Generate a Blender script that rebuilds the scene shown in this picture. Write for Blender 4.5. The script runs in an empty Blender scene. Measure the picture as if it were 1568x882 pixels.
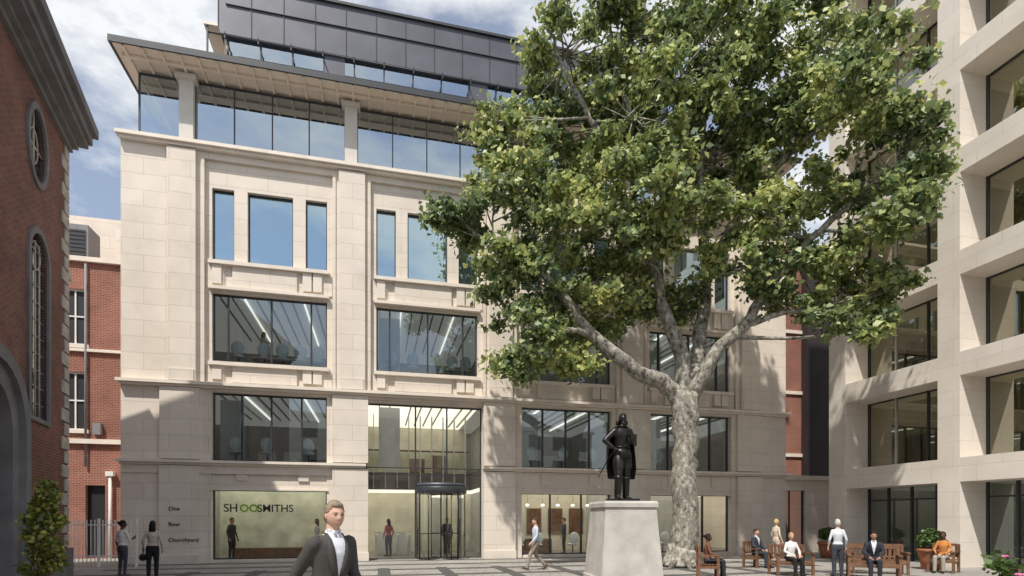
import bpy, bmesh, math, random
import numpy as np
from mathutils import Vector, Matrix
random.seed(7); np.random.seed(7)
S=bpy.context.scene
COL=S.collection
R=math.radians

# ------------------------------------------------------------------ materials
def nt(name):
    m=bpy.data.materials.new(name); m.use_nodes=True
    t=m.node_tree; t.nodes.clear()
    o=t.nodes.new('ShaderNodeOutputMaterial')
    return m,t,o
def N(t,typ,**k):
    n=t.nodes.new(typ)
    for a,b in k.items(): setattr(n,a,b)
    return n
def c4(c): return (c[0],c[1],c[2],1)
def mat(name,c,rough=.6,var=.12,scale=3.0,metal=0,bump=0.0,bscale=30,emit=None,es=0,spec=.5):
    m,t,o=nt(name); p=N(t,'ShaderNodeBsdfPrincipled'); L=t.links.new
    p.inputs['Roughness'].default_value=rough; p.inputs['Metallic'].default_value=metal
    p.inputs['Specular IOR Level'].default_value=spec
    tc=N(t,'ShaderNodeTexCoord')
    n=N(t,'ShaderNodeTexNoise'); n.inputs['Scale'].default_value=scale; n.inputs['Detail'].default_value=3
    L(tc.outputs['Object'],n.inputs['Vector'])
    r=N(t,'ShaderNodeValToRGB'); r.color_ramp.elements[0].position=.3; r.color_ramp.elements[1].position=.7
    r.color_ramp.elements[0].color=c4([x*(1-var) for x in c]); r.color_ramp.elements[1].color=c4([min(1,x*(1+var)) for x in c])
    L(n.outputs['Fac'],r.inputs['Fac']); L(r.outputs['Color'],p.inputs['Base Color'])
    if bump:
        n2=N(t,'ShaderNodeTexNoise'); n2.inputs['Scale'].default_value=bscale; L(tc.outputs['Object'],n2.inputs['Vector'])
        b=N(t,'ShaderNodeBump'); b.inputs['Strength'].default_value=bump; b.inputs['Distance'].default_value=.02
        L(n2.outputs['Fac'],b.inputs['Height']); L(b.outputs['Normal'],p.inputs['Normal'])
    if emit:
        p.inputs['Emission Color'].default_value=c4(emit); p.inputs['Emission Strength'].default_value=es
        m.cycles.emission_sampling='NONE'
    L(p.outputs[0],o.inputs[0]); return m
def wallmat(name,c1,c2,mortar,bw,rh,ms,rough=.85,stain=.15,offset=.5,ground=False,bstr=.4):
    m,t,o=nt(name); L=t.links.new; p=N(t,'ShaderNodeBsdfPrincipled'); p.inputs['Roughness'].default_value=rough
    p.inputs['Specular IOR Level'].default_value=.25
    tc=N(t,'ShaderNodeTexCoord'); sp=N(t,'ShaderNodeSeparateXYZ'); L(tc.outputs['Object'],sp.inputs[0])
    cb=N(t,'ShaderNodeCombineXYZ')
    if ground:
        L(sp.outputs[0],cb.inputs[0]); L(sp.outputs[1],cb.inputs[1])
    else:
        ad=N(t,'ShaderNodeMath',operation='ADD'); L(sp.outputs[0],ad.inputs[0]); L(sp.outputs[1],ad.inputs[1])
        L(ad.outputs[0],cb.inputs[0]); L(sp.outputs[2],cb.inputs[1])
    b=N(t,'ShaderNodeTexBrick'); b.offset=offset
    b.inputs['Scale'].default_value=1; b.inputs['Brick Width'].default_value=bw; b.inputs['Row Height'].default_value=rh
    b.inputs['Mortar Size'].default_value=ms; b.inputs['Mortar Smooth'].default_value=.2; b.inputs['Bias'].default_value=0
    b.inputs['Color1'].default_value=c4(c1); b.inputs['Color2'].default_value=c4(c2); b.inputs['Mortar'].default_value=c4(mortar)
    L(cb.outputs[0],b.inputs['Vector'])
    n=N(t,'ShaderNodeTexNoise'); n.inputs['Scale'].default_value=.6; n.inputs['Detail'].default_value=5; n.inputs['Roughness'].default_value=.65
    L(tc.outputs['Object'],n.inputs['Vector'])
    mr=N(t,'ShaderNodeMapRange'); mr.inputs['From Min'].default_value=.3; mr.inputs['From Max'].default_value=.7
    mr.inputs['To Min'].default_value=1-stain; mr.inputs['To Max'].default_value=1+stain*.5
    L(n.outputs['Fac'],mr.inputs['Value'])
    mx=N(t,'ShaderNodeVectorMath',operation='SCALE'); L(b.outputs['Color'],mx.inputs[0]); L(mr.outputs[0],mx.inputs['Scale'])
    L(mx.outputs[0],p.inputs['Base Color'])
    iv=N(t,'ShaderNodeMath',operation='SUBTRACT'); iv.inputs[0].default_value=1; L(b.outputs['Fac'],iv.inputs[1])
    bu=N(t,'ShaderNodeBump'); bu.inputs['Strength'].default_value=bstr; bu.inputs['Distance'].default_value=.01
    L(iv.outputs[0],bu.inputs['Height']); L(bu.outputs['Normal'],p.inputs['Normal'])
    L(p.outputs[0],o.inputs[0]); return m
def glassmat(name,base,a=1.0,tint=(.85,.9,.9),gt=(1,1,1),rough=.0):
    m,t,o=nt(name); L=t.links.new
    fr=N(t,'ShaderNodeFresnel'); fr.inputs['IOR'].default_value=1.5
    mm=N(t,'ShaderNodeMath',operation='MULTIPLY_ADD'); mm.use_clamp=True
    L(fr.outputs[0],mm.inputs[0]); mm.inputs[1].default_value=a; mm.inputs[2].default_value=base
    tr=N(t,'ShaderNodeBsdfTransparent'); tr.inputs[0].default_value=c4(tint)
    gl=N(t,'ShaderNodeBsdfGlossy'); gl.inputs['Roughness'].default_value=rough; gl.inputs['Color'].default_value=c4(gt)
    tc=N(t,'ShaderNodeTexCoord'); n=N(t,'ShaderNodeTexNoise'); n.inputs['Scale'].default_value=.5; L(tc.outputs['Object'],n.inputs['Vector'])
    b=N(t,'ShaderNodeBump'); b.inputs['Strength'].default_value=.06; b.inputs['Distance'].default_value=.05
    L(n.outputs['Fac'],b.inputs['Height']); L(b.outputs['Normal'],gl.inputs['Normal'])
    mx=N(t,'ShaderNodeMixShader'); L(mm.outputs[0],mx.inputs[0]); L(tr.outputs[0],mx.inputs[1]); L(gl.outputs[0],mx.inputs[2])
    L(mx.outputs[0],o.inputs[0]); return m

M={}
M['stone']=wallmat('limestone',(.75,.675,.59),(.71,.635,.55),(.52,.465,.40),1.5,.62,.008,stain=.12)
M['stone2']=wallmat('limestone_warm',(.73,.67,.595),(.70,.635,.56),(.55,.50,.44),1.6,.9,.008,stain=.12)
M['trim']=mat('stone_trim',(.74,.665,.58),.8,.07,2)
M['soffit']=mat('soffit_cream',(.74,.64,.54),.7,.04,2)
M['colgrey']=mat('column_grey',(.58,.54,.50),.7,.05)
M['frame']=mat('window_frame_dark',(.035,.04,.045),.4,.1)
M['framel']=mat('window_frame_light',(.5,.5,.48),.4,.05,metal=.2)
M['metal']=mat('zinc_cladding',(.095,.10,.12),.45,.12,1.0,metal=.3)
M['metal2']=mat('zinc_dark',(.035,.038,.045),.5,.1,1.0,metal=.2)
M['gtop']=glassmat('glass_top',.50,1.0,(.5,.62,.7),(.80,.91,.98))
M['gsky']=glassmat('glass_sky',.62,1.0,(.35,.48,.55),(.58,.74,.82))
M['gmid']=glassmat('glass_mid',.12,1.0,(.72,.80,.80),(.85,.95,1))
M['glow']=glassmat('glass_clear',.04,.9,(.90,.92,.88))
M['gwarm']=glassmat('glass_bronze',.28,1.0,(.56,.54,.38),(.92,.90,.78))
M['intw']=mat('interior_wall',(.42,.42,.40),.8,.1)
M['intw2']=mat('interior_wall_warm',(.74,.69,.56),.8,.12,1.2)
M['intr']=mat('interior_wall_olive',(.34,.32,.22),.8,.25,.6)
M['intf']=mat('interior_floor',(.22,.20,.18),.5,.1)
M['intc']=mat('interior_white',(.65,.65,.63),.8,.04)
M['ceil']=mat('ceiling_fill_glow',(.42,.42,.41),.8,.04,emit=(1,.96,.9),es=.17)  # plain ceiling given an added glow as fill light for the office rooms
M['ceilr']=mat('ceiling_fill_glow_dim',(.36,.35,.30),.8,.04,emit=(1,.92,.7),es=.08)  # weaker added glow over the whole ceiling, fills the right block's rooms
M['ceilw']=mat('ceiling_fill_glow_warm',(.6,.58,.5),.8,.04,emit=(1,.94,.80),es=1.2)  # strong warm glow added to the whole ceiling to light ground floor and entrance
M['lamp']=mat('ceiling_lamp',(.9,.9,.8),.5,0,emit=(1,.95,.85),es=1.2)
M['brick']=wallmat('red_brick',(.33,.10,.065),(.25,.075,.05),(.36,.30,.25),.225,.075,.009,stain=.3)
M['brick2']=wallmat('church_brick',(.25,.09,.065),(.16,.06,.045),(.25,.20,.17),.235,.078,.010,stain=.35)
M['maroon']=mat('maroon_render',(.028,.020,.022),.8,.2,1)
M['quoin']=mat('quoin_stone',(.45,.40,.36),.85,.25,3,bump=.5,bscale=14)
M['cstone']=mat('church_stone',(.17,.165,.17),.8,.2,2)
M['cglass']=glassmat('leaded_glass',.25,1.0,(.10,.11,.12))
M['white']=mat('white_paint',(.75,.73,.70),.5,.05)
M['black']=mat('black_paint',(.02,.02,.022),.5,.1)
M['bronze']=mat('bronze_statue',(.025,.023,.022),.36,.4,5,metal=.6)
M['plinth']=mat('plinth_stone',(.46,.435,.40),.85,.15,2.2,bump=.35,bscale=22)
M['wood']=mat('teak_wood',(.17,.085,.045),.6,.35,6)
M['terra']=mat('terracotta',(.36,.13,.065),.8,.15)
M['seat']=mat('chair_fabric',(.80,.82,.84),.7,.05)
M['signy']=mat('sign_backing',(.74,.76,.62),.6,.25,1.3)
M['roofg']=mat('roof_grey',(.22,.22,.23),.8,.1)

def barkmat():
    m,t,o=nt('plane_bark'); L=t.links.new; p=N(t,'ShaderNodeBsdfPrincipled'); p.inputs['Roughness'].default_value=.85
    tc=N(t,'ShaderNodeTexCoord'); mp=N(t,'ShaderNodeMapping'); mp.inputs['Scale'].default_value=(1,1,.7); L(tc.outputs['Object'],mp.inputs[0])
    n=N(t,'ShaderNodeTexNoise'); n.inputs['Scale'].default_value=7; n.inputs['Detail'].default_value=6; n.inputs['Distortion'].default_value=.3; n.inputs['Roughness'].default_value=.62; L(mp.outputs[0],n.inputs['Vector'])
    r=N(t,'ShaderNodeValToRGB'); cr=r.color_ramp; cr.interpolation='LINEAR'
    cr.elements[0].position=.36; cr.elements[0].color=(.06,.052,.046,1); cr.elements[1].position=.66; cr.elements[1].color=(.52,.49,.44,1)
    for q,c in ((.42,(.15,.135,.115,1)),(.46,(.30,.275,.24,1)),(.49,(.17,.16,.12,1)),(.54,(.25,.235,.18,1)),(.57,(.44,.41,.36,1)),(.61,(.28,.265,.235,1))):
        e=cr.elements.new(q); e.color=c
    L(n.outputs['Fac'],r.inputs['Fac']); L(r.outputs[0],p.inputs['Base Color'])
    b=N(t,'ShaderNodeBump'); b.inputs['Strength'].default_value=.7; b.inputs['Distance'].default_value=.03
    L(n.outputs['Fac'],b.inputs['Height']); L(b.outputs['Normal'],p.inputs['Normal']); L(p.outputs[0],o.inputs[0]); return m
M['bark']=barkmat()
def leafmat(name,cols,tl=.35):
    m,t,o=nt(name); L=t.links.new
    g=N(t,'ShaderNodeNewGeometry'); r=N(t,'ShaderNodeValToRGB'); cr=r.color_ramp
    cr.elements[0].position=0; cr.elements[0].color=c4(cols[0]); cr.elements[1].position=1; cr.elements[1].color=c4(cols[-1])
    for i,c in enumerate(cols[1:-1]):
        e=cr.elements.new((i+1)/(len(cols)-1)); e.color=c4(c)
    tc=N(t,'ShaderNodeTexCoord'); n=N(t,'ShaderNodeTexNoise'); n.inputs['Scale'].default_value=.45; n.inputs['Detail'].default_value=1; L(tc.outputs['Object'],n.inputs['Vector'])
    a=N(t,'ShaderNodeMath',operation='MULTIPLY_ADD'); L(n.outputs['Fac'],a.inputs[0]); a.inputs[1].default_value=1.8; a.inputs[2].default_value=-.9
    b=N(t,'ShaderNodeMath',operation='ADD'); b.use_clamp=True; L(g.outputs['Random Per Island'],b.inputs[0]); L(a.outputs[0],b.inputs[1])
    L(b.outputs[0],r.inputs['Fac'])
    p=N(t,'ShaderNodeBsdfPrincipled'); p.inputs['Roughness'].default_value=.42; L(r.outputs[0],p.inputs['Base Color'])
    tr=N(t,'ShaderNodeBsdfTranslucent'); L(r.outputs[0],tr.inputs[0])
    mx=N(t,'ShaderNodeMixShader'); mx.inputs[0].default_value=tl; L(p.outputs[0],mx.inputs[1]); L(tr.outputs[0],mx.inputs[2]); L(mx.outputs[0],o.inputs[0]); return m
M['leaf']=leafmat('plane_leaves',[(.095,.145,.07),(.195,.26,.105),(.33,.40,.14),(.54,.55,.20)],.44)
M['leaf2']=leafmat('shrub_leaves',[(.08,.11,.03),(.20,.24,.05),(.46,.44,.10)])
M['leaf3']=leafmat('box_leaves',[(.04,.08,.02),(.09,.15,.04),(.14,.21,.05)])
M['petal']=mat('petal_pink',(.55,.16,.30),.6,.2)

# ------------------------------------------------------------------ mesh builder
class MB:
    def __init__(s): s.v=[]; s.f=[]; s.m=[]; s.s=[]
    def face(s,f,m,sm=False): s.f.append(tuple(f)); s.m.append(m); s.s.append(sm)
    def box(s,x0,x1,y0,y1,z0,z1,m=0):
        b=len(s.v)
        s.v+=[(x0,y0,z0),(x1,y0,z0),(x1,y1,z0),(x0,y1,z0),(x0,y0,z1),(x1,y0,z1),(x1,y1,z1),(x0,y1,z1)]
        for f in ((0,3,2,1),(4,5,6,7),(0,1,5,4),(1,2,6,5),(2,3,7,6),(3,0,4,7)): s.face([b+i for i in f],m)
    def quad(s,a,b_,c,d,m=0):
        b=len(s.v); s.v+=[tuple(a),tuple(b_),tuple(c),tuple(d)]; s.face((b,b+1,b+2,b+3),m)
    def loft(s,rings,m=0,cap=True,sm=True,closed=True):
        n=len(rings[0]); b=len(s.v)
        for r in rings: s.v+=[tuple(p) for p in r]
        for i in range(len(rings)-1):
            for j in range(n if closed else n-1):
                k=(j+1)%n
                s.face((b+i*n+j,b+i*n+k,b+(i+1)*n+k,b+(i+1)*n+j),m,sm)
        if cap and closed:
            s.face([b+j for j in range(n)][::-1],m,False); e=b+(len(rings)-1)*n
            s.face([e+j for j in range(n)],m,False)
    def tube(s,pts,rads,n=8,m=0,cap=True,sm=True,wob=0):
        pts=[Vector(p) for p in pts]; rings=[]
        t0=(pts[1]-pts[0]).normalized(); u=t0.orthogonal().normalized()
        for i,p in enumerate(pts):
            t=(pts[min(i+1,len(pts)-1)]-pts[max(i-1,0)])
            if t.length<1e-6: t=t0
            t.normalize(); u=(u-t*u.dot(t)).normalized(); w=t.cross(u)
            rr=rads[i] if hasattr(rads,'__len__') else rads
            rings.append([p+(u*math.cos(a)+w*math.sin(a))*rr*(1+(random.uniform(-wob,wob) if wob else 0)) for a in [2*math.pi*j/n for j in range(n)]])
        s.loft(rings,m,cap,sm)
    def cap_tube(s,pts,rads,n=10,m=0):
        pts=[Vector(p) for p in pts]; a=(pts[0]-pts[1]).normalized(); b=(pts[-1]-pts[-2]).normalized()
        P=[pts[0]+a*rads[0]*.95,pts[0]+a*rads[0]*.6]+pts+[pts[-1]+b*rads[-1]*.6,pts[-1]+b*rads[-1]*.95]
        Rr=[rads[0]*.25,rads[0]*.8]+list(rads)+[rads[-1]*.8,rads[-1]*.25]
        s.tube(P,Rr,n,m)
    def ell(s,c,rx,ry,rz,m=0,nu=12,nv=8,rot=None,fn=None,keep=None):
        c=Vector(c); b=len(s.v); loc=[]
        for i in range(nv+1):
            th=math.pi*i/nv
            for j in range(nu):
                ph=2*math.pi*j/nu
                p=Vector((rx*math.sin(th)*math.cos(ph),ry*math.sin(th)*math.sin(ph),rz*math.cos(th)))
                if fn: p=fn(p)
                loc.append(p); q=rot@p if rot else p
                s.v.append(tuple(c+q))
        for i in range(nv):
            for j in range(nu):
                k=(j+1)%nu; f=(i*nu+j,(i+1)*nu+j,(i+1)*nu+k,i*nu+k)
                if keep and not keep((loc[f[0]]+loc[f[1]]+loc[f[2]]+loc[f[3]])/4): continue
                s.face([b+q for q in f],m,True)
    def build(s,name,mats,parent=None,loc=(0,0,0),rz=0):
        me=bpy.data.meshes.new(name); me.from_pydata(s.v,[],s.f); me.update()
        for k in mats: me.materials.append(M[k] if isinstance(k,str) else k)
        me.polygons.foreach_set('material_index',s.m); me.polygons.foreach_set('use_smooth',s.s)
        o=bpy.data.objects.new(name,me); COL.objects.link(o); o.location=loc; o.rotation_euler=(0,0,rz)
        if parent: o.parent=parent
        return o
def empty(name,loc=(0,0,0),rz=0):
    e=bpy.data.objects.new(name,None); COL.objects.link(e); e.location=loc; e.rotation_euler=(0,0,rz); e.empty_display_size=.5; return e
def wall_open(mb,x0,x1,z0,z1,y0,y1,ops,m=0):
    xs=sorted(set([x0,x1]+[v for o in ops for v in o[:2] if x0<v<x1])); zs=sorted(set([z0,z1]+[v for o in ops for v in o[2:] if z0<v<z1]))
    for i in range(len(xs)-1):
        run=None
        cx=(xs[i]+xs[i+1])/2
        for j in range(len(zs)-1):
            cz=(zs[j]+zs[j+1])/2
            hole=any(o[0]<cx<o[1] and o[2]<cz<o[3] for o in ops)
            if not hole:
                if run is None: run=zs[j]
            if hole or j==len(zs)-2:
                end=zs[j] if hole else zs[j+1]
                if run is not None: mb.box(xs[i],xs[i+1],y0,y1,run,end,m)
                run=None
def text(s,name,parent,x,y,z,size,m,bold=.0):
    cu=bpy.data.curves.new(name,'FONT'); cu.body=s; cu.size=size; cu.extrude=.008; cu.offset=bold
    cu.materials.append(M[m]); o=bpy.data.objects.new(name,cu); COL.objects.link(o); o.parent=parent; o.location=(x,y,z); o.rotation_euler=(R(90),0,0); return o

# ------------------------------------------------------------------ world, sun, camera
SV=Vector((-.21,-.50,.835)).normalized()
elev=math.asin(SV.z); az=math.atan2(SV.x,SV.y)
w=bpy.data.worlds.new('World'); S.world=w; w.use_nodes=True; t=w.node_tree; t.nodes.clear(); L=t.links.new
wo=N(t,'ShaderNodeOutputWorld'); bg=N(t,'ShaderNodeBackground'); bg.inputs['Strength'].default_value=.15
sk=N(t,'ShaderNodeTexSky'); sk.sky_type='NISHITA'; sk.sun_disc=False; sk.sun_elevation=elev; sk.sun_rotation=az%(2*math.pi)
sk.air_density=1.0; sk.dust_density=1.0; sk.ozone_density=1.0
tc=N(t,'ShaderNodeTexCoord'); mp=N(t,'ShaderNodeMapping'); mp.inputs['Scale'].default_value=(1,1,2.3); mp.inputs['Location'].default_value=(.3,.1,.25)
L(tc.outputs['Generated'],mp.inputs[0])
n=N(t,'ShaderNodeTexNoise'); n.inputs['Scale'].default_value=3.6; n.inputs['Detail'].default_value=6; n.inputs['Roughness'].default_value=.6; L(mp.outputs[0],n.inputs['Vector'])
r=N(t,'ShaderNodeValToRGB'); r.color_ramp.elements[0].position=.41; r.color_ramp.elements[0].color=(.20,.20,.20,1); r.color_ramp.elements[1].position=.59; r.color_ramp.elements[1].color=(1,1,1,1)
L(n.outputs['Fac'],r.inputs['Fac'])
mx=N(t,'ShaderNodeMix'); mx.data_type='RGBA'; L(r.outputs[0],mx.inputs[0]); L(sk.outputs[0],mx.inputs[6]); mx.inputs[7].default_value=(6.3,6.45,6.6,1)
L(mx.outputs[2],bg.inputs[0]); L(bg.outputs[0],wo.inputs[0])
sl=bpy.data.lights.new('sun','SUN'); sl.energy=5.0; sl.angle=R(.9); sl.color=(1,.945,.86)
so=bpy.data.objects.new('sun',sl); COL.objects.link(so); so.rotation_euler=(-SV).to_track_quat('-Z','Y').to_euler(); so.location=(-20,-30,50)
cd=bpy.data.cameras.new('camera'); cam=bpy.data.objects.new('camera',cd); COL.objects.link(cam); S.camera=cam
cam.location=(0,0,1.75); cam.rotation_euler=(R(90),0,0); cd.sensor_width=36; cd.lens=19.5; cd.shift_y=.2251; cd.clip_end=2000; cd.clip_start=.05
S.view_settings.view_transform='Standard'; S.view_settings.look='None'; S.view_settings.exposure=0

# ------------------------------------------------------------------ ground
M['pave']=wallmat('paving_setts',(.36,.34,.31),(.30,.285,.26),(.16,.15,.14),.6,.3,.012,rough=.75,stain=.25,ground=True)
M['pave2']=wallmat('paving_dark',(.12,.115,.11),(.09,.086,.083),(.06,.06,.06),.22,.11,.012,rough=.7,stain=.3,ground=True)
g=MB(); g.quad((-400,-400,0),(400,-400,0),(400,400,0),(-400,400,0)); g.build('ground',['pave'])
g=MB()
for i in range(9):
    y=7.2+i*2.0
    g.box(-9,16,y,y+.45,-.05,.004)
for i in range(12):
    x=-8+i*2.0
    g.box(x,x+.4,6,20,-.05,.008)
g.build('pavement',['pave2'],rz=R(13.6),loc=(0,0,0))

# ------------------------------------------------------------------ main office building
A=R(13.59); OB=empty('office_building',(-14.76,20.95,0),A)
W=29.3; bays=[3.09,9.36,15.63,21.90]; BW=4.3
st=MB(); tr=MB(); fr=MB()
ops=[]
for i,b in enumerate(bays):
    if i==1: ops.append((8.93,13.88,-1,6.62))
    else:
        ops.append((b,b+BW,.12,2.9)); ops.append((b,b+BW,4.02,6.72))
    ops.append((b,b+BW,7.95,10.64))
    for a,c in ((0,.80),(1.29,2.99),(3.47,4.30)): ops.append((b+a,b+c,11.93,14.75))
wall_open(st,0,W,0,16.05,.12,.45,ops)
big=[(b-.23,b+BW+.23,7.10,15.80) for b in bays]+[(b-.0,b+BW,-.1,6.72) for i,b in enumerate(bays) if i!=1]+[(8.93,13.88,-1,6.72)]
wall_open(st,-.02,W+.02,0,16.052,0,.118,big)
for i,b in enumerate(bays):
    if i!=1:
        st.box(b+.003,b+BW-.003,.04,.117,2.93,3.80)
        st.box(b+.9,b+1.3,-.03,.038,3.25,3.78); st.box(b+3.2,b+3.6,-.03,.038,3.25,3.78)
        tr.box(b-.05,b+BW+.05,-.06,.27,2.86,2.925)
P=[(1.585,2.583)]+[(b+4.78,b+5.82) for b in bays[:3]]+[(26.7,27.72)]
for a,c in P:
    st.box(a,c,-.17,-.002,7.06,15.98); st.box(a+.06,c-.06,-.21,-.172,7.06,7.5)
    st.box(a-.25,c+.12,-.16,-.002,4.05,6.80); st.box(a-.25,c+.12,-.20,-.002,0,3.78)
    tr.box(a-.28,c+.15,-.24,-.002,0,.35)
for b in bays:
    for x in (b-.23-.12,b+BW+.23):
        st.box(x,x+.12,-.06,-.002,7.06,15.8)
def course(x0,x1,z,h,p):
    tr.box(x0,x1,-p,.02,z+h*.45,z+h); tr.box(x0+p*.3,x1-p*.3,-p*.6,.02,z,z+h*.45-.003)
for a,c in ((-.1,8.95),(13.86,W+.1)): course(a,c,3.82,.18,.30)
course(-.1,W+.1,6.82,.20,.30)
course(-.12,W+.12,16.06,.24,.30)
tr.box(0,8.9,-.06,-.003,3.5,3.815)
for i,b in enumerate(bays):
    for z0,z1,zs in ((10.74,11.86,0),(7.10,7.90,1)):
        tr.box(b-.1,b+BW+.1,-.10,.117,z1-.14,z1)
        if zs==0: tr.box(b-.1,b+BW+.1,-.08,.117,z0,z0+.12)
        lo=z0+(.13 if zs==0 else .02)
        st.box(b-.2,b+.45,.07,.117,lo,z1-.142); st.box(b+3.85,b+BW+.2,.07,.117,lo,z1-.142)
        st.box(b+.75,b+3.15,.02,.117,lo,z1-.142)
        for x in (b+.0,b+3.35,b+3.75):
            tr.box(x+.02,x+.36,-.02,.117,lo+.1,z1-.145)
    Y=.30
    def frame(x0,x1,z0,z1,mull,trans=(),wd=.06,y=Y):
        fr.box(x0,x0+wd,y-.03,y+.07,z0,z1); fr.box(x1-wd,x1,y-.03,y+.07,z0,z1)
        fr.box(x0+wd,x1-wd,y-.03,y+.07,z1-wd,z1); fr.box(x0+wd,x1-wd,y-.03,y+.07,z0,z0+wd)
        for q in mull: fr.box(q-wd/2,q+wd/2,y-.06,y+.068,z0+wd,z1-wd)
        for q in trans: fr.box(x0+wd,x1-wd,y-.028,y+.066,q-.02,q+.02)
    frame(b,b+BW,7.95,10.64,[b+.55,b+2.15,b+3.67],[])
    for a,c in ((0,.80),(1.29,2.99),(3.47,4.30)): frame(b+a,b+c,11.93,14.75,[],[],wd=.045)
    if i!=1:
        frame(b,b+BW,4.02,6.72,[b+1.05,b+2.15,b+3.3],[])
        frame(b,b+BW,.12,2.9,[] if i==0 else [b+1.4,b+2.9])
frame(8.93,13.88,0,6.62,[11.0,12.35],[3.62,3.92],y=.42,wd=.06)
st.build('stone_walls',['stone'],OB); tr.build('string_courses_and_sills',['trim'],OB)
bm=MB(); bm.box(0,.3,.46,16,0,16.0); bm.box(W-.3,W,.46,16,0,16.0); bm.box(0,W,16,16.3,0,16.0)
bm.build('side_and_rear_walls',['stone'],OB)
gl=MB()
def sheet(x0,x1,z0,z1,y,m): gl.quad((x0,y,z0),(x1,y,z0),(x1,y,z1),(x0,y,z1),m)
for i,b in enumerate(bays):
    sheet(b+.05,b+BW-.05,8.0,10.59,.33,1)
    for a,c in ((0,.80),(1.29,2.99),(3.47,4.30)): sheet(b+a+.04,b+c-.04,11.97,14.72,.33,0)
    if i!=1: sheet(b+.05,b+BW-.05,4.07,6.67,.33,1); sheet(b+.05,b+BW-.05,.17,2.85,.33,2)
sheet(9.0,13.81,3.93,6.55,.45,2); sheet(9.0,11.0,.05,3.6,.45,2); sheet(13.2,13.81,.05,3.6,.45,2)
tg=MB(); TY=.30; ZT=18.95
cols=[(1.95,2.45)]+[(b+5.0,b+5.5) for b in bays[:3]]+[(26.9,27.4)]
for a,c in cols: tg.box(a,c,.02,.5,16.31,ZT-.2,0); tg.box(a-.12,c+.12,-.12,.6,ZT-.2,ZT-.03,0)
gl.quad((.5,TY,16.3),(W-.5,TY,16.3),(W-.5,TY,ZT),(.5,TY,ZT),3)
gl.quad((.5,TY,16.3),(.5,10,16.3),(.5,10,ZT),(.5,TY,ZT),3)
fr.box(.47,.53,TY-.03,TY+.03,16.3,ZT-.1)
for k in range(len(cols)-1):
    a=cols[k][1]; c=cols[k+1][0]
    for j in range(5):
        x=a+(c-a)*j/4; fr.box(x-.022,x+.022,TY-.04,TY+.03,16.32,ZT-.1)
for yy in (2.5,4.5,6.5): fr.box(.47,.53,yy-.03,yy+.03,16.3,ZT-.1)
fr.box(.5,W-.5,TY-.035,TY+.025,ZT-.1,ZT-.03)
tg.build('attic_columns',['colgrey'],OB)
gl.build('window_glass',['gsky','gmid','glow','gtop'],OB)
fr.build('window_frames',['frame'],OB)
rf=MB()
rf.box(-.05,W+.05,-1.0,14,19.08,19.22,0)
rf.box(-.05,W+.05,-1.0,-.93,18.98,19.078,0); rf.box(-.05,.02,-.928,12,18.98,19.078,0)
rf.box(.03,W,-.925,.6,19.02,19.077,1); rf.box(.03,.5,.6,12,19.02,19.077,1)
x=.35
while x<W-.2:
    rf.box(x,x+.08,-.90,.6,18.93,19.018,1); x+=.62
rf.box(.2,W-.2,-.45,-.36,18.91,19.017,1)
rf.build('canopy_roof',['metal2','soffit'],OB)
# penthouse
ph=MB(); PX0=2.75; PX1=24
ph.box(PX0,PX1,2.3,12,22.65,24.9,0)
ph.box(PX0-.05,PX1+.05,2.2,12.1,24.9,25.02,1)
x=PX0
while x<PX1:
    ph.box(x-.015,x+.015,2.27,2.299,22.66,24.89,1); x+=1.32
ph.box(PX0+.3,PX1,2.24,2.298,23.9,23.93,1)
ph.box(PX0+.2,PX0+.35,2.5,12,19.23,22.64,2)
ph.quad((PX0+.35,2.5,19.23),(PX1,2.5,19.23),(PX1,2.5,22.64),(PX0+.35,2.5,22.64),3)
ph.box(PX0+.36,PX1,5,5.1,19.23,22.64,1)
x=PX0+.35; k=0
while x<PX1:
    ph.box(x-.03,x+.03,2.44,2.55,19.23,22.64,1)
    if k%5==3: ph.box(x+.031,x+.9,2.42,2.54,19.23,22.63,0)
    x+=1.32; k+=1
ph.tube([(PX0-.35,1.95,22.3),(PX1,1.95,22.3)],[.035,.035],8,1)
x=PX0+.35
while x<PX1:
    ph.box(x-.02,x+.02,1.9,2.44,22.33,22.38,1); ph.box(x-.025,x+.025,1.92,1.98,22.15,22.45,1); x+=1.32
ph.box(PX0-.45,PX0+.1,1.85,6,22.55,22.65,2)
ph.box(PX0-.35,PX0-.29,1.9,1.98,19.23,22.55,1)
ph.build('penthouse',['metal','metal2','soffit','gtop'],OB)
# interiors
it=MB()
it.box(.35,8.9,.5,10,3.15,3.98,1); it.box(13.9,W-.35,.5,10,3.15,3.98,1); it.box(8.9,13.9,3.6,10,3.15,3.98,1)
for z0,z1 in ((6.85,7.86),(10.8,11.84),(14.9,16.2)): it.box(.35,W-.35,.5,10,z0,z1,1)
it.box(.35,W-.35,.3,10,-.2,.03,1)
it.box(.35,W-.35,9.0,9.2,0,19.0,0)
for z in (3.14,6.84,10.79,14.89):
    if z<3.2: it.box(.35,8.9,.5,8.98,z-.03,z,8); it.box(13.9,W-.35,.5,8.98,z-.03,z,8); it.box(8.9,13.9,3.6,8.98,z-.03,z,8)
    elif z<7: it.box(.35,8.9,.5,8.98,z-.03,z,2); it.box(13.9,W-.35,.5,8.98,z-.03,z,2); it.box(8.9,13.9,.5,8.98,z-.03,z,8)
    else: it.box(.35,W-.35,.5,8.98,z-.03,z,2)
for z in (6.80,10.75):
    for b in bays:
        for k in range(10):
            x=b+.1+k*.46; it.box(x,x+.05,.8,6.5,z-.08,z,3 if k in(2,7) else 0)
for xx in (8.2,14.8,21.1):
    for z0,z1 in ((3.98,6.8),(7.86,10.75)): it.box(xx,xx+.15,1.4,8.98,z0,z1,0)
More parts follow.
